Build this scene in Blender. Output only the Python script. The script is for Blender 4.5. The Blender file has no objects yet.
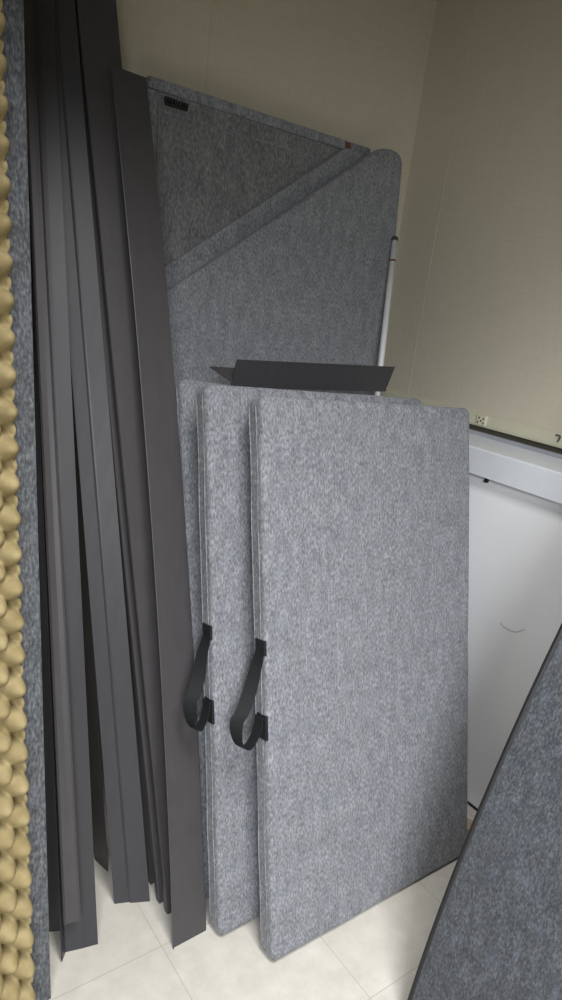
import bpy, bmesh, math, random
from mathutils import Vector, Matrix, noise

sc = bpy.context.scene
col = sc.collection

# ------------------------------------------------------------------ camera
H = 1.295
yaw, pitch, roll = .6588, .2813, .1287
fw = Vector((math.sin(yaw)*math.cos(pitch), math.cos(yaw)*math.cos(pitch), -math.sin(pitch)))
rt = fw.cross(Vector((0, 0, 1))).normalized()
up = rt.cross(fw)
r2 = rt*math.cos(roll) + up*math.sin(roll)
u2 = -rt*math.sin(roll) + up*math.cos(roll)
cam_d = bpy.data.cameras.new('camera')
cam = bpy.data.objects.new('camera', cam_d)
col.objects.link(cam)
M = Matrix((r2, u2, -fw)).transposed().to_4x4()
M.translation = Vector((0, 0, H))
cam.matrix_world = M
cam_d.sensor_fit = 'VERTICAL'
cam_d.sensor_height = 24
cam_d.lens = 24*692.6/1000
cam_d.clip_start = .02
sc.camera = cam

# ------------------------------------------------------------------ world and lamps
w = bpy.data.worlds.new('world')
sc.world = w
w.use_nodes = True
w.node_tree.nodes['Background'].inputs[0].default_value = (.75, .85, 1, 1)
w.node_tree.nodes['Background'].inputs[1].default_value = .05


def area(name, loc, target, sx, sy, power, colr):
    d = bpy.data.lights.new(name, 'AREA')
    d.shape = 'RECTANGLE'
    d.size = sx
    d.size_y = sy
    d.energy = power
    d.color = colr
    o = bpy.data.objects.new(name, d)
    col.objects.link(o)
    o.location = loc
    o.rotation_euler = (Vector(target)-Vector(loc)).to_track_quat('-Z', 'Y').to_euler()
    return o


lamp = area('ceiling_lamp', (.42, -.05, 2.24), (.42, -.05, 0), .55, 1.1, 31, (1, .985, .98))
lamp.data.spread = math.radians(122)
# added fill light, slanting down from behind the viewer to brighten the board
fill = area('added_fill', (-.80, -1.50, 1.75), (1.15, .5, .15), 1.0, .7, 18, (.95, .97, 1))
fill.data.spread = math.radians(76)

vs = sc.view_settings
sc.display_settings.display_device = 'sRGB'
vs.view_transform = 'Standard'
vs.look = 'None'
vs.exposure = 0
vs.gamma = 1
vs.use_curve_mapping = False


# ------------------------------------------------------------------ materials
def newmat(name):
    m = bpy.data.materials.new(name)
    m.use_nodes = True
    nt = m.node_tree
    return m, nt, nt.nodes['Principled BSDF']


def lin(c):
    return tuple(((v/255)/12.92 if v/255 <= .04045 else ((v/255+.055)/1.055)**2.4) for v in c) + (1,)


def texco(nt, scale, kind='Object'):
    tc = nt.nodes.new('ShaderNodeTexCoord')
    mp = nt.nodes.new('ShaderNodeMapping')
    mp.inputs['Scale'].default_value = scale
    nt.links.new(tc.outputs[kind], mp.inputs[0])
    return mp.outputs[0]


def noise_n(nt, vec, scale, detail=3, rough=.55):
    n = nt.nodes.new('ShaderNodeTexNoise')
    n.inputs['Scale'].default_value = scale
    n.inputs['Detail'].default_value = detail
    n.inputs['Roughness'].default_value = rough
    nt.links.new(vec, n.inputs['Vector'])
    return n.outputs['Fac']


def ramp(nt, fac, stops):
    r = nt.nodes.new('ShaderNodeValToRGB')
    e = r.color_ramp.elements
    e[0].position, e[0].color = stops[0]
    e[1].position, e[1].color = stops[1]
    for p, c in stops[2:]:
        x = e.new(p)
        x.color = c
    nt.links.new(fac, r.inputs[0])
    return r.outputs[0]


def mixc(nt, fac, a, b, mode='MIX'):
    m = nt.nodes.new('ShaderNodeMix')
    m.data_type = 'RGBA'
    m.blend_type = mode
    for s, v in ((0, fac), (6, a), (7, b)):
        if isinstance(v, (int, float, tuple)):
            m.inputs[s].default_value = v
        else:
            nt.links.new(v, m.inputs[s])
    return m.outputs[2]


def math_n(nt, op, a, b=0.):
    m = nt.nodes.new('ShaderNodeMath')
    m.operation = op
    for s, v in ((0, a), (1, b)):
        if isinstance(v, (int, float)):
            m.inputs[s].default_value = v
        else:
            nt.links.new(v, m.inputs[s])
    return m.outputs[0]


def bump(nt, bsdf, h, strength, dist):
    b = nt.nodes.new('ShaderNodeBump')
    b.inputs['Strength'].default_value = strength
    b.inputs['Distance'].default_value = dist
    nt.links.new(h, b.inputs['Height'])
    nt.links.new(b.outputs[0], bsdf.inputs['Normal'])


def felt(name, dark, mid, light, fleck=260, mott=45):
    m, nt, b = newmat(name)
    v = texco(nt, (1, 1, .45))
    n1 = noise_n(nt, v, fleck, 4, .6)
    n2 = noise_n(nt, v, mott, 5, .65)
    s = math_n(nt, 'ADD', math_n(nt, 'MULTIPLY', n1, .7), math_n(nt, 'MULTIPLY', n2, .3))
    c = ramp(nt, s, [(.36, lin(dark)), (.66, lin(light)), (.5, lin(mid))])
    n3 = noise_n(nt, texco(nt, (1, 1, .3)), 60, 3)
    c2 = mixc(nt, ramp(nt, n3, [(.55, (0, 0, 0, 1)), (.75, (.35, .35, .35, 1))]), c, lin((100, 106, 124)))
    nt.links.new(c2, b.inputs['Base Color'])
    b.inputs['Roughness'].default_value = .95
    b.inputs['Specular IOR Level'].default_value = .1
    b.inputs['Sheen Weight'].default_value = .12
    bump(nt, b, n1, .45, .0015)
    return m


M_felt = felt('grey_felt', (92, 94, 99), (122, 125, 130), (158, 161, 167))
M_felt_old = felt('dull_grey_felt', (98, 101, 106), (128, 131, 136), (162, 165, 170))
M_mesh = felt('thin_dark_felt', (92, 94, 96), (116, 118, 119), (144, 145, 145), 200, 30)
M_carpet = felt('charcoal_carpet', (50, 53, 58), (68, 71, 75), (96, 100, 104), 280, 60)
M_gobo = felt('slate_carpet', (60, 62, 66), (88, 91, 95), (126, 129, 132), 210, 40)


def plain(name, rgb, rough, spec=.5, metal=0., nscale=0, namt=.1, stretch=(1, 1, 1)):
    m, nt, b = newmat(name)
    b.inputs['Roughness'].default_value = rough
    b.inputs['Specular IOR Level'].default_value = spec
    b.inputs['Metallic'].default_value = metal
    c = lin(rgb)
    n = noise_n(nt, texco(nt, stretch), nscale or 8, 4)
    lo = tuple(max(0, k*(1-namt)) for k in c[:3])+(1,)
    hi = tuple(k*(1+namt) for k in c[:3])+(1,)
    nt.links.new(ramp(nt, n, [(.3, lo), (.7, hi)]), b.inputs['Base Color'])
    return m


M_trim = plain('gunmetal_trim', (71, 69, 71), .44, .45, .1, 60, .07, (1, 1, .02))
M_trim2 = plain('smoked_trim', (60, 60, 64), .42, .5, .15, 60, .07, (1, 1, .02))
M_black = plain('black_webbing', (27, 29, 32), .75, .3, 0, 400, .3)
M_dark = plain('black_edge', (22, 23, 26), .6)
M_piping = plain('pale_piping', (128, 130, 130), .7)
M_red = plain('rust_tag', (110, 62, 52), .8)
M_pole = plain('pale_metal', (225, 227, 230), .35, .5, .1)
M_white = plain('white_laminate', (240, 242, 245), .22, .5, 0, 5, .02)
M_rail = plain('pale_rail', (222, 227, 233), .3, .5, .1, 30, .02)
M_lip = plain('grey_rail_lip', (150, 153, 160), .4)
M_cream = plain('cream_moulding', (196, 194, 172), .5, .3, 0, 12, .04)
M_plate = plain('ivory_plate', (206, 204, 182), .4)
M_hole = plain('plate_hole', (70, 68, 60), .9)
M_wood = plain('pale_wood', (168, 152, 130), .7, .2, 0, 60, .2)
M_ceil = plain('ceiling_paint', (150, 140, 122), .9)

# vinyl wall
M_wall, nt, b = newmat('woven_vinyl_wall')
v = texco(nt, (1, 1, 1), 'Object')
wa = noise_n(nt, texco(nt, (300, 300, 14)), 1, 2)
wb = noise_n(nt, texco(nt, (14, 14, 300)), 1, 2)
s = math_n(nt, 'ADD', wa, wb)
c = ramp(nt, math_n(nt, 'MULTIPLY', s, .5), [(.3, lin((194, 188, 170))), (.7, lin((205, 199, 180)))])
nt.links.new(c, b.inputs['Base Color'])
b.inputs['Roughness'].default_value = .6
b.inputs['Specular IOR Level'].default_value = .3
bump(nt, b, s, .06, .0006)

# floor tiles
M_floor, nt, b = newmat('vinyl_tile')
tc = nt.nodes.new('ShaderNodeTexCoord')
sep = nt.nodes.new('ShaderNodeSeparateXYZ')
nt.links.new(tc.outputs['Object'], sep.inputs[0])


def line(coord, off, pitch=.304):
    a = math_n(nt, 'ADD', coord, 10*pitch-off)
    f = math_n(nt, 'FRACT', math_n(nt, 'DIVIDE', a, pitch))
    d = math_n(nt, 'ABSOLUTE', math_n(nt, 'SUBTRACT', f, .5))
    return math_n(nt, 'GREATER_THAN', d, .4970)


g = math_n(nt, 'MAXIMUM', line(sep.outputs[0], .576), line(sep.outputs[1], .645))
v = texco(nt, (1, 1, 1))
n = noise_n(nt, v, 22, 6, .65)
n2 = noise_n(nt, v, 3, 3)
c = ramp(nt, n, [(.3, lin((188, 185, 176))), (.7, lin((206, 203, 195)))])
c = mixc(nt, ramp(nt, n2, [(.4, (0, 0, 0, 1)), (.75, (.35, .35, .35, 1))]), c, lin((182, 177, 164)))
c = mixc(nt, g, c, lin((172, 167, 155)))
nt.links.new(c, b.inputs['Base Color'])
b.inputs['Roughness'].default_value = .45
b.inputs['Specular IOR Level'].default_value = .35

# foam
M_foam, nt, b = newmat('yellowed_foam')
v = texco(nt, (1, 1, 1))
n = noise_n(nt, v, 30, 4)
nt.links.new(ramp(nt, n, [(.3, lin((140, 126, 90))), (.7, lin((168, 154, 116)))]), b.inputs['Base Color'])
b.inputs['Roughness'].default_value = 1
b.inputs['Specular IOR Level'].default_value = .05
bump(nt, b, noise_n(nt, v, 500, 2), .4, .001)


# ------------------------------------------------------------------ helpers
def link(name, bm, mat, parent=None, smooth=False):
    me = bpy.data.meshes.new(name)
    bmesh.ops.recalc_face_normals(bm, faces=bm.faces)
    bm.to_mesh(me)
    bm.free()
    for m in (mat if isinstance(mat, (list, tuple)) else [mat]):
        me.materials.append(m)
    if smooth:
        for p in me.polygons:
            p.use_smooth = True
    o = bpy.data.objects.new(name, me)
    col.objects.link(o)
    if parent:
        o.parent = parent
    return o


def thing(name, label, cat, loc=(0, 0, 0), rot=(0, 0, 0), group=None):
    o = bpy.data.objects.new(name, None)
    o.empty_display_size = .05
    col.objects.link(o)
    o.location = loc
    o.rotation_euler = rot
    o['label'] = label
    o['category'] = cat
    o['kind'] = 'thing'
    if group:
        o['group'] = group
    return o


def bm_box(bm, x0, x1, y0, y1, z0, z1, bev=0, seg=2):
    r = bmesh.ops.create_cube(bm, size=1, matrix=Matrix.Translation(((x0+x1)/2, (y0+y1)/2, (z0+z1)/2)) @ Matrix.Diagonal((x1-x0, y1-y0, z1-z0, 1)))
    if bev:
        es = list({e for v in r['verts'] for e in v.link_edges})
        bmesh.ops.bevel(bm, geom=es, offset=bev, segments=seg, affect='EDGES', profile=.5)
    return bm


def box(name, mat, parent, x0, x1, y0, y1, z0, z1, bev=0):
    return link(name, bm_box(bmesh.new(), x0, x1, y0, y1, z0, z1, bev), mat, parent)


def structure(name, mat, x0, x1, y0, y1, z0, z1):
    o = box(name, mat, None, x0, x1, y0, y1, z0, z1)
    o['kind'] = 'structure'
    return o


def prism(outline, y0, y1, bev=.008, seg=3):
    """outline in x,z extruded along y and rounded"""
    bm = bmesh.new()
    f = [bm.verts.new((x, y0, z)) for x, z in outline]
    k = [bm.verts.new((x, y1, z)) for x, z in outline]
    bm.faces.new(f)
    bm.faces.new(k[::-1])
    n = len(outline)
    for i in range(n):
        j = (i+1) % n
        bm.faces.new((f[i], k[i], k[j], f[j]))
    bmesh.ops.recalc_face_normals(bm, faces=bm.faces)
    if bev:
        es = [e for e in bm.edges if e.calc_face_angle(0) > .5 and abs(e.verts[0].co.y-e.verts[1].co.y) < 1e-6]
        bmesh.ops.bevel(bm, geom=es, offset=bev, segments=seg, affect='EDGES', profile=.5)
    return bm


def round_corners(pts, radii, seg=5):
    out = []
    n = len(pts)
    for i, p in enumerate(pts):
        r = radii[i]
        p = Vector(p)
        if r == 0:
            out.append(tuple(p))
            continue
        a = (Vector(pts[i-1])-p).normalized()*r
        c = (Vector(pts[(i+1) % n])-p).normalized()*r
        for k in range(seg+1):
            t = k/seg
            out.append(tuple((p+a)*(1-t)**2 + p*2*t*(1-t) + (p+c)*t*t))
    return out


def padded(wd, t, h, r=.014, seed=0, wob=.0018, rc=.020, drop=.017):
    """soft fabric-wrapped slab: rounded section swept up with rounded ends and a slight wobble"""
    bm = bmesh.new()

    def ring(z, ins):
        pts = []
        rr = max(r-ins, .002)
        x0, x1, y0, y1 = ins, wd-ins, ins*.5, t-ins*.5
        nx = 14
        for k in range(nx+1):
            pts.append((x0+rr+(x1-x0-2*rr)*k/nx, y0))
        for k in range(1, 5):
            a = -math.pi/2+math.pi/2*k/5
            pts.append((x1-rr+rr*math.cos(a), y0+rr+rr*math.sin(a)))
        for k in range(3):
            pts.append((x1, y0+rr+(y1-y0-2*rr)*k/2))
        for k in range(1, 5):
            a = math.pi/2*k/5
            pts.append((x1-rr+rr*math.cos(a), y1-rr+rr*math.sin(a)))
        for k in range(nx+1):
            pts.append((x1-rr-(x1-x0-2*rr)*k/nx, y1))
        for k in range(1, 5):
            a = math.pi/2+math.pi/2*k/5
            pts.append((x0+rr+rr*math.cos(a), y1-rr+rr*math.sin(a)))
        for k in range(3):
            pts.append((x0, y1-rr-(y1-y0-2*rr)*k/2))
        for k in range(1, 5):
            a = math.pi+math.pi/2*k/5
            pts.append((x0+rr+rr*math.cos(a), y0+rr+rr*math.sin(a)))
        return [(x, y, z) for x, y in pts]
    rings = []
    for k in range(4):
        a = math.pi/2*k/4
        rings.append(ring(rc*(1-math.cos(a)), rc*(1-math.sin(a))))
    nz = 30
    for k in range(nz+1):
        rings.append(ring(rc+(h-2*rc)*k/nz, 0))
    for k in range(3, -1, -1):
        a = math.pi/2*k/4
        rings.append(ring(h-rc*(1-math.cos(a)), rc*(1-math.sin(a))))
    vs_ = []
    for rg in rings:
        row = []
        for x, y, z in rg:
            z -= drop*(x/wd)*(z/h)
            q = noise.noise_vector(Vector((x*5+seed, y*5, z*5)))
            q2 = noise.noise_vector(Vector((x*16+seed, y*16, z*16)))
            row.append(bm.verts.new(Vector((x, y, z)) + Vector((q.x+.4*q2.x, (q.y+.4*q2.y)*.7, .5*q.z))*wob))
        vs_.append(row)
    m = len(vs_[0])
    for a, c in zip(vs_, vs_[1:]):
        for i in range(m):
            j = (i+1) % m
            bm.faces.new((a[i], a[j], c[j], c[i]))
    bm.faces.new(vs_[0])
    bm.faces.new(vs_[-1])
    return bm


def tube(bm, pts, rad, n=8, cap=True):
    rings = []
    for i, p in enumerate(pts):
        p = Vector(p)
        d = (Vector(pts[min(i+1, len(pts)-1)])-Vector(pts[max(i-1, 0)])).normalized()
        a = d.orthogonal().normalized()
        c = d.cross(a)
        if i and rings:
            a = (prev - d*prev.dot(d)).normalized()
            c = d.cross(a)
        prev = a
        rr = rad[i] if isinstance(rad, (list, tuple)) else rad
        rings.append([bm.verts.new(p+a*rr*math.cos(2*math.pi*k/n)+c*rr*math.sin(2*math.pi*k/n)) for k in range(n)])
    for A, B in zip(rings, rings[1:]):
        for k in range(n):
            j = (k+1) % n
            bm.faces.new((A[k], A[j], B[j], B[k]))
    if cap:
        bm.faces.new(rings[0][::-1])
        bm.faces.new(rings[-1])
    return bm


def catmull(pts, m=8):
    P = [Vector(p) for p in pts]
    P = [2*P[0]-P[1]]+P+[2*P[-1]-P[-2]]
    out = []
    for i in range(1, len(P)-2):
        for k in range(m):
            t = k/m
            a, b_, c_, d = P[i-1:i+3]
            out.append(.5*((2*b_)+(c_-a)*t+(2*a-5*b_+4*c_-d)*t*t+(3*b_-a-3*c_+d)*t**3))
    out.append(P[-2])
    return out


def ribbon(path, widths, t=.0016):
    """path of points with a width vector at each: a webbing strap"""
    bm = bmesh.new()
    rows = []
    for i, (p, wv) in enumerate(zip(path, widths)):
        d = (path[min(i+1, len(path)-1)]-path[max(i-1, 0)]).normalized()
        nn = d.cross(wv).normalized()*t/2
        rows.append([bm.verts.new(p+wv/2+nn), bm.verts.new(p-wv/2+nn), bm.verts.new(p-wv/2-nn), bm.verts.new(p+wv/2-nn)])
    for A, B in zip(rows, rows[1:]):
        for k in range(4):
            j = (k+1) % 4
            bm.faces.new((A[k], A[j], B[j], B[k]))
    bm.faces.new(rows[0][::-1])
    bm.faces.new(rows[-1])
    return bm


# ------------------------------------------------------------------ room
XR, YB, XL, YF, CH = 1.629, 1.679, -1.5, -2.0, 2.28
structure('floor', M_floor, XL-.1, XR+.1, YF-.1, YB+.1, -.1, 0)
structure('ceiling', M_ceil, XL-.1, XR+.1, YF-.1, YB+.1, CH, CH+.1)
structure('wall_back', M_wall, XL-.1, XR+.1, YB, YB+.1, 0, CH)
structure('wall_right', M_wall, XR, XR+.1, YF-.1, YB, 0, CH)
structure('wall_left', M_wall, XL-.1, XL, YF-.1, YB, 0, CH)
structure('wall_front', M_wall, XL, XR, YF-.1, YF, 0, CH)
# panel joints of the wall sheets
o = link('trim_1', bm_box(bmesh.new(), .906, .910, YB-.0012, YB, .1, CH), M_cream)
o['kind'] = 'structure'
o = link('trim_2', bm_box(bmesh.new(), XR-.0012, XR, 1.526, 1.5295, .1, CH), M_cream)
o['kind'] = 'structure'
# moulding along the right wall just above the white board
bm = bmesh.new()
pr = [(XR, 1.019), (XR-.010, 1.019), (XR-.011, 1.026), (XR-.008, 1.044), (XR-.004, 1.053), (XR, 1.056)]
A = [bm.verts.new((x, YF, z)) for x, z in pr]
B = [bm.verts.new((x, YB, z)) for x, z in pr]
for i in range(len(pr)-1):
    bm.faces.new((A[i], A[i+1], B[i+1], B[i]))
bm.faces.new(A)
bm.faces.new(B[::-1])
bm.faces.new((A[-1], A[0], B[0], B[-1]))
o = link('trim_3', bm, M_cream)
o['kind'] = 'structure'

o = link('gap_shade', bm_box(bmesh.new(), XR-.004, XR, YF, YB, .985, 1.0188), M_hole)  # dark strip painted in as the shadow gap below the moulding
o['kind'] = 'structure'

# ------------------------------------------------------------------ white board panel with rail
wbd = thing('whiteboard', 'white glossy board panel standing on floor against the right wall', 'whiteboard', (1.52, 0, 0))
bm = bm_box(bmesh.new(), 0, .02, -.45, 1.29, .004, .93, .002)
link('board', bm, M_white, wbd)
# squiggle pencil line on the board
pts = catmull([(-.0006, .958, .5515), (-.0006, .945, .545), (-.0006, .925, .544), (-.0006, .905, .549), (-.0006, .886, .5655)], 5)
link('scribble', tube(bmesh.new(), [Vector(p) for p in pts], .0008, 5), M_lip, wbd)
bm = bmesh.new()
prf = [(-.033, .916), (-.033, .982), (-.030, .986), (.086, .9965), (.086, .975), (.024, .968), (.024, .916)]
A = [bm.verts.new((x, -.47, z)) for x, z in prf]
B = [bm.verts.new((x, 1.30, z)) for x, z in prf]
for i in range(len(prf)):
    j = (i+1) % len(prf)
    bm.faces.new((A[i], A[j], B[j], B[i]))
bm.faces.new(A)
bm.faces.new(B[::-1])
rail = link('rail', bm, M_rail, wbd)
box('rail_lip', M_lip, wbd, .080, .092, -.47, 1.30, .975, 1.0065, .001)
box('bracket', M_dark, wbd, -.010, .0, 1.085, 1.093, .898, .914, .001)
box('foot_shade', M_dark, wbd, -.004, .022, -.45, 1.29, 0, .0065, .001)  # black strip standing in for the shadow along the board's foot

# plate with holes on the moulding
pl = thing('socket_plate', 'small ivory plate with dark holes on cream moulding above white board', 'wall plate', (XR-.0105, 1.222, 1.037))
link('plate', bm_box(bmesh.new(), -.004, .006, -.017, .017, -.014, .014, .002), M_plate, pl)
for dy, dz in ((-.008, .005), (.007, .006), (-.001, -.002), (.009, -.007), (-.010, -.007)):
    box('hole', M_hole, pl, -.0046, -.0035, dy-.0022, dy+.0022, dz-.0028, dz+.0028)
hk = thing('wall_hook', 'tiny dark bent hook on cream moulding at the right picture edge', 'hook', (XR-.0105, .975, 1.046))
link('hook', tube(bmesh.new(), catmull([(0, .012, .003), (-.004, 0, .004), (-.005, -.004, 0), (-.004, .001, -.012)], 4), .0018, 6), M_hole, hk)

# ------------------------------------------------------------------ tall back panel with hems
thA = math.atan(.16/1.713)
pa = thing('acoustic_panel', 'tall hemmed grey fabric panel leaning directly on back wall, horizontal top edge', 'panel', (0, 1.45, .004), (-thA, 0, 0), 'grey fabric panels against the back wall')
out = round_corners([(.725, 0), (1.40, 0), (1.402, 1.727), (.725, 1.733)], [.01, .01, .018, .008])
link('body', prism(out, .004, .034, .006), M_mesh, pa)
link('hem', prism([(.728, 1.708), (1.385, 1.702), (1.400, 1.710), (1.400, 1.7255), (.728, 1.7315)], -.003, .006, .002, 2), M_felt_old, pa)
link('hem', prism([(.765, 1.668), (1.235, 1.662), (1.235, 1.666), (.765, 1.672)], .001, .006, .001, 1), M_felt_old, pa)
link('hem', prism([(.727, 1.2), (.748, 1.2), (.748, 1.706), (.727, 1.706)], -.002, .006, .002, 2), M_felt_old, pa)
link('hem', prism([(.70+.03, 1.299), (1.305, 1.7065), (1.392, 1.7015), (.70+.03, 1.24)], -.012, .006, .004, 2), M_felt_old, pa)
for x in (.7495, .757):
    link('piping', tube(bmesh.new(), [(x, .002, 1.30), (x, .002, 1.705)], .0016, 6), M_piping, pa)
bm = bmesh.new()
bm_box(bm, .770, .827, -.003, .003, 1.683, 1.688, .001)
for k in range(9):
    x = .769+k*.0069
    bm_box(bm, x, x+.0022, -.004, .003, 1.6895, 1.7005-(.0003*k))
link('zip', bm, M_dark, pa)
link('tag', bm_box(bmesh.new(), 1.306, 1.324, -.006, .0, 1.708, 1.722, .001), M_red, pa)

# ------------------------------------------------------------------ tall panel with the sloping top
thB = math.atan(.175/1.7)
pb = thing('acoustic_panel', 'tall grey felt panel with a sloping top edge and rounded upper corner', 'panel', (0, 1.387, .005), (-thB, 0, 0), 'grey fabric panels against the back wall')
out = round_corners([(.65, 0), (1.487, 0), (1.488, 1.730), (1.405, 1.730), (.65, 1.196)], [.01, .01, .04, .03, .01])
bm = prism(out, 0, .032, .010, 4)
link('body', bm, M_felt_old, pb)

# ------------------------------------------------------------------ pole
bp0 = Vector((1.20, 1.145, 0))
tp = Vector((1.462, 1.521, 1.492))
po = thing('metal_pole', 'thin pale metal pole leaning in the corner beside the sloping-top panel', 'pole', bp0)
d = tp-bp0
link('shaft', tube(bmesh.new(), [d*0, d*.25, d*.5, d*.75, d], .0085, 12), M_pole, po, True)
link('cap', tube(bmesh.new(), [d*.998, d*1.004, d*1.006], [.0092, .0092, .006], 12), M_hole, po, True)
link('band', tube(bmesh.new(), [d*.960, d*.963], .0088, 12), M_red, po, True)


# ------------------------------------------------------------------ carry panels
def carry_panel(label, x, y, wd, t, h, th, seed, strap, drop=.017):
    p = thing('acoustic_panel', label, 'panel', (x, y-.004, .008), (-th, 0, 0), 'grey felt carry panels standing in a row')
    link('body', padded(wd, t, h, .011, seed, drop=drop), M_felt, p, True)
    # stitched seams along the narrow side
    for yy in (.017, t-.009):
        link('seam', tube(bmesh.new(), [(-.0004+.0006*math.sin(k*.9+seed), yy+.0008*math.sin(k*1.7), .02+(h-.04)*k/24) for k in range(25)], .0012, 5), M_felt_old, p, True)
    if strap:
        z1, z0, dx, tw, yo = strap
        s = thing('strap', '', '', (0, 0, 0))
        for k in ('label', 'category', 'kind'):
            del s[k]
        s.parent = p
        path = catmull([(-.002, yo, z1), (-.005, yo, z1-.012), (-.014, yo, z1-.035), (-dx*.48, yo-.004, z1-.075), (-dx*.78, yo-.008, z1-.108),
                        (-dx*.98, yo-.010, z0+.024), (-dx*1.0, yo-.010, z0-.004), (-dx*.88, yo-.010, z0-.026), (-dx*.62, yo-.008, z0-.034),
                        (-dx*.36, yo-.005, z0-.022), (-dx*.16, yo-.002, z0), (-.006, yo, z0+.016), (-.002, yo, z0+.010)], 5)
        wv = []
        for i in range(len(path)):
            u = i/(len(path)-1)
            a = tw*math.exp(-((u-.33)/.17)**2)
            wv.append(Vector((-math.sin(a), math.cos(a), .1*math.sin(2*math.pi*u))).normalized()*.028)
        link('webbing', ribbon(path, wv), M_black, s)
        for za, zb in ((z1-.004, z1+.026), (z0-.030, z0+.020)):
            link('anchor', bm_box(bmesh.new(), -.0028, .004, yo-.017, yo+.014, za, zb, .001), M_black, s)
    return p


h1 = 1.142
carry_panel('frontmost grey felt panel showing its whole broad face and a black strap', .746, .798, .613, .048, h1, math.atan(.271/1.107), 1, (.644, .499, .066, .8, .020))
carry_panel('second grey felt panel from the front, narrow strip and black strap showing', .684, .901, .613, .048, 1.144, math.atan(.262/1.10), 7, (.640, .492, .050, .8, .022))
carry_panel('third grey felt panel, mostly hidden between second panel and dark trim strips', .697, .996, .600, .048, 1.144, math.atan(.304/1.11), 13, None, .05)

# ------------------------------------------------------------------ offcut lying on the panel tops
ex = thing('angle_offcut', 'short dark angle strip lying across the tops of the grey felt panels', 'trim', (0, 1.290, 1.0955))
link('face_flange', prism([(.820, -.001), (1.290, .002), (1.312, .067), (.829, .061)], -.001, .001, 0), M_trim2, ex)
bm = bmesh.new()
q = [(.796, .058, .034), (1.28, .056, .030), (1.297, .0, .004), (.818, .0, .012)]
vt = [bm.verts.new((x, y, z)) for x, y, z in q]
vb = [bm.verts.new((x, y, z+.002)) for x, y, z in q]
bm.faces.new(vt)
bm.faces.new(vb[::-1])
for i in range(4):
    bm.faces.new((vt[i], vb[i], vb[(i+1) % 4], vt[(i+1) % 4]))
link('base_flange', bm, M_trim, ex)


# ------------------------------------------------------------------ long trim strips
def strip_mesh(BL, BR, TL, TR, profile, bow=(0, 0, 0), n=22, t=.0018, ztop=None, twist=0):
    """sheet profile swept between a bottom edge and a top edge. profile: (s across 0..1, d metres toward the viewer side)"""
    BL, BR, TL, TR, bow = map(Vector, (BL, BR, TL, TR, bow))
    if ztop:
        k = ztop/TL.z
        TL2, TR2 = BL+(TL-BL)*k, BR+(TR-BR)*k
    else:
        k = 1
        TL2, TR2 = TL, TR
    bm = bmesh.new()
    rows = []
    for i in range(n+1):
        v_ = i/n
        vv = min(v_*k, 1.6)
        bw = bow*(4*vv*(1-vv)) if vv <= 1 else bow*0
        L_ = BL.lerp(TL2, v_)+bw
        R_ = BR.lerp(TR2, v_)+bw
        ac = R_-L_
        upv = (TL2-BL).normalized()
        nn = ac.cross(upv).normalized()
        if nn.y > 0:
            nn = -nn
        pf = [L_+ac*s_+nn*d_ for s_, d_ in profile]
        # thickness
        bk = []
        for j in range(len(pf)):
            tg = (pf[min(j+1, len(pf)-1)]-pf[max(j-1, 0)]).normalized()
            m_ = upv.cross(tg).normalized()
            bk.append(pf[j]+m_*t)
        rows.append([bm.verts.new(p_) for p_ in pf+bk[::-1]])
    m = len(rows[0])
    for A, B in zip(rows, rows[1:]):
        for i in range(m):
            j = (i+1) % m
            bm.faces.new((A[i], A[j], B[j], B[i]))
    h = m//2
    for rw in (rows[0], rows[-1]):
        for i in range(h-1):
            bm.faces.new((rw[i], rw[i+1], rw[m-2-i], rw[m-1-i]))
    return bm


def strip(label, BL, BR, TL, TR, profile, mat=M_trim, **kw):
    t = thing('edging_strip', label, 'trim strip', BL, (0, 0, 0), None)
    t['group'] = 'long dark trim strips leaning on the back wall'
    o = link('face', strip_mesh(BL, BR, TL, TR, profile, **kw), mat, t)
    o.location = -Vector(BL)
    return t


FLAT = [(0, .004), (.015, .0005), (.03, 0), (.5, 0), (.97, 0), (1, -.003)]
LBACK = [(.01, -.014), (0, -.002), (.02, 0), (.5, 0), (1, 0)]
RIB = [(0, -.012), (.01, -.001), (.03, 0), (.34, .0), (.38, .0025), (.42, .003), (.7, .002), (1, 0)]
ARC = [(0, -.010), (.01, 0), (.40, -.0022), (.46, -.0004), (.50, 0), (1, -.0008)]
ARCF = [(0, .006), (.1, .001), (.25, -.004), (.45, -.006), (.65, -.004), (.8, .001), (1, .005)]

# e: nearest, right hand strip, its square top in view
strip('shorter front trim strip with its cut top in view, right end of the row', (.594, .933, 0), (.676, .936, 0), (.597, 1.504, 1.697), (.676, 1.504, 1.694),
      FLAT, bow=(.020, .004, 0))
# d: wide strip behind e
strip('wide trim strip behind the shorter front one, running off the top', (.620, 1.010, 0), (.696, 1.012, 0), (.544, 1.560, 1.803), (.624, 1.560, 1.828), LBACK, ztop=2.06)
strip('narrow black sliver of trim just left of the wide strip behind the front one', (.617, 1.043, 0), (.690, 1.048, 0), (.532, 1.578, 1.80), (.606, 1.580, 1.81), LBACK, ztop=2.05)
strip('second black sliver of trim, right beside the broad middle strip', (.6225, 1.098, 0), (.696, 1.105, 0), (.522, 1.598, 1.80), (.596, 1.604, 1.81), LBACK, ztop=2.04)
# c: broad middle strip, bottom end turned
strip('broad middle trim strip with a bent back left edge and flat bottom', (.532, 1.090, 0), (.602, 1.058, 0), (.472, 1.552, 1.785), (.534, 1.545, 1.802), ARC, mat=M_trim2, ztop=2.07)
strip('trim strip end peeping out left behind the broad middle strip', (.541, 1.225, 0), (.553, 1.178, 0), (.500, 1.610, 1.785), (.508, 1.585, 1.80), LBACK, ztop=2.04)
strip('rearmost trim strip, only its short dark end visible between two front strips', (.532, 1.290, 0), (.546, 1.240, 0), (.478, 1.640, 1.785), (.490, 1.615, 1.80), LBACK, ztop=2.02)
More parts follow.
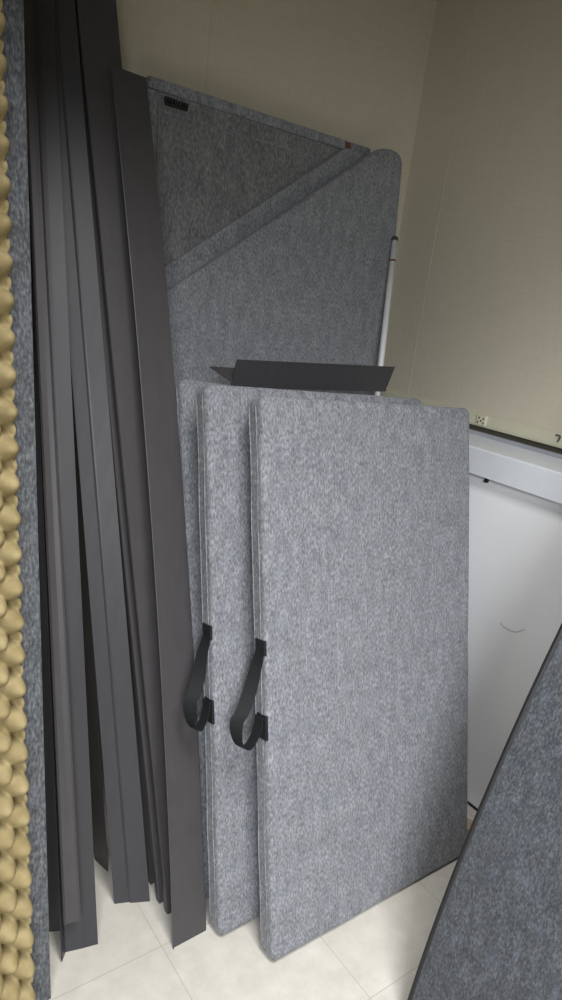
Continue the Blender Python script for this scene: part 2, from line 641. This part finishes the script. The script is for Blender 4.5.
# b: channel with the flange turned to the viewer and a short inner lip
tb = strip('left trim strip with a forward flange and a shorter inner lip', (.406, 1.030, 0), (.467, 1.016, 0), (.441, 1.540, 1.768), (.488, 1.530, 1.781),
           [(-.16, .024), (-.15, .0235), (-.02, .001), (.02, 0), (.5, .001), (1, 0)], mat=M_trim2, ztop=2.07)
o = link('inner_lip', strip_mesh((.394, 1.016, .090), (.4255, 1.012, .088), (.428, 1.522, 1.768), (.4475, 1.520, 1.768), [(0, .003), (.12, 0), (.55, -.0005), (.88, .001), (1, .003)], ztop=2.05), M_trim, tb)
o.location = -Vector((.406, 1.030, 0))
# z: black strip next to the foam board
strip('black shaded trim strip between the foam-faced board and the left flanged strip', (.372, 1.100, 0), (.416, 1.080, 0), (.420, 1.600, 1.782), (.462, 1.590, 1.782), LBACK, ztop=2.03)

# ------------------------------------------------------------------ foam faced board at the left edge
U = Vector((-1, 0, 0))
P0 = Vector((.352, .951, 0))
P1 = Vector((.361, 1.272, 1.700))
W = (P1-P0)
U = Vector((-.985, -.17, 0))
U.z = -(U.x*W.x+U.y*W.y)/W.z
U.normalize()
W.normalize()
N = U.cross(W)
if N.y > 0:
    N = -N
fb = thing('foam_board', 'grey carpeted board faced with yellowed egg-crate foam at the left edge', 'acoustic board', P0)
R3 = Matrix((-U, -N, W)).transposed()      # local x right, y away from viewer, z up the board
fb.rotation_euler = R3.to_euler()
BW, BH = .60, 1.86
link('backing_board', prism([(-BW, 0), (0, 0), (0, BH), (-BW, BH)], 0, .035, .004, 2), M_gobo, fb)
bm = bmesh.new()
a_ = .0285
st = a_/8
xs = [-.047-k*st for k in range(int(.51/st)+1)]
zs = [.004+k*st for k in range(int((BH-.01)/st)+1)]
grid = []
for z in zs:
    row = []
    for x in xs:
        ci, ri = (x+.059)/a_, z/a_
        dd = min(math.hypot(ci-i_, ri-j_) for i_ in (math.floor(ci), math.floor(ci)+1) for j_ in (math.floor(ri), math.floor(ri)+1) if (i_+j_) % 2 == 0)*a_
        hh = .005+.041*math.cos(min(dd/.0262, 1)*math.pi/2)**1.15
        row.append(bm.verts.new((x, -hh, z)))
    grid.append(row)
for A, B in zip(grid, grid[1:]):
    for i in range(len(A)-1):
        bm.faces.new((A[i], A[i+1], B[i+1], B[i]))
base = [bm.verts.new((xs[0], 0, z)) for z in zs]
for i in range(len(zs)-1):
    bm.faces.new((grid[i][0], grid[i+1][0], base[i+1], base[i]))
base2 = [bm.verts.new((x, 0, zs[0])) for x in xs[1:]]
bl = [base[0]]+base2
for i in range(len(xs)-1):
    bm.faces.new((grid[0][i], grid[0][i+1], bl[i+1], bl[i]))
link('foam_sheet', bm, M_foam, fb, True)

# ------------------------------------------------------------------ charcoal carpeted board, lower right
rb = thing('carpeted_board', 'charcoal carpeted board leaning toward right wall, dark thin edge, nearest at right', 'carpeted board', (.889, .568, 0))
bm = bmesh.new()
K = .8355


def bowx(z):
    zz = z/K
    return (.10*zz+.165*zz*zz)*K


n = 28
fr, bk_ = [], []
for i in range(n+1):
    z = 1.62*i/n
    x = bowx(z)
    dx = (bowx(z+.001)-x)/.001
    nr = Vector((-1, 0, dx)).normalized()
    row = []
    for y in (0, -.004, -.3, -.6, -.9, -1.0):
        off = .0 if y else -.002
        row.append(bm.verts.new(Vector((x, y, z))+nr*off))
    fr.append(row)
    bk_.append([bm.verts.new(Vector((x, y, z))-nr*.018) for y in (0, -.004, -.3, -.6, -.9, -1.0)])
for G in (fr, bk_):
    for A, B in zip(G, G[1:]):
        for i in range(5):
            bm.faces.new((A[i], A[i+1], B[i+1], B[i]))
for c_ in (0, 5):
    for i in range(n):
        bm.faces.new((fr[i][c_], fr[i+1][c_], bk_[i+1][c_], bk_[i][c_]))
for rI in (0, n):
    for i in range(5):
        bm.faces.new((fr[rI][i], fr[rI][i+1], bk_[rI][i+1], bk_[rI][i]))
zmin = min(v.co.z for v in bm.verts)
for v in bm.verts:
    v.co.z -= zmin
link('carpet_face', bm, M_carpet, rb)
link('edge_binding', tube(bmesh.new(), [(bowx(1.61*i/24)-.001+.007, .003, 1.61*i/24+.006) for i in range(25)], .006, 8), M_dark, rb, True)

# ------------------------------------------------------------------ scrap on the floor
wsx = thing('wood_scrap', 'tiny pale wood scrap on floor below the white board', 'scrap', (1.436, .862, 0), (0, 0, .5))
link('block', bm_box(bmesh.new(), -.02, .02, -.012, .012, 0, .018, .002), M_wood, wsx)
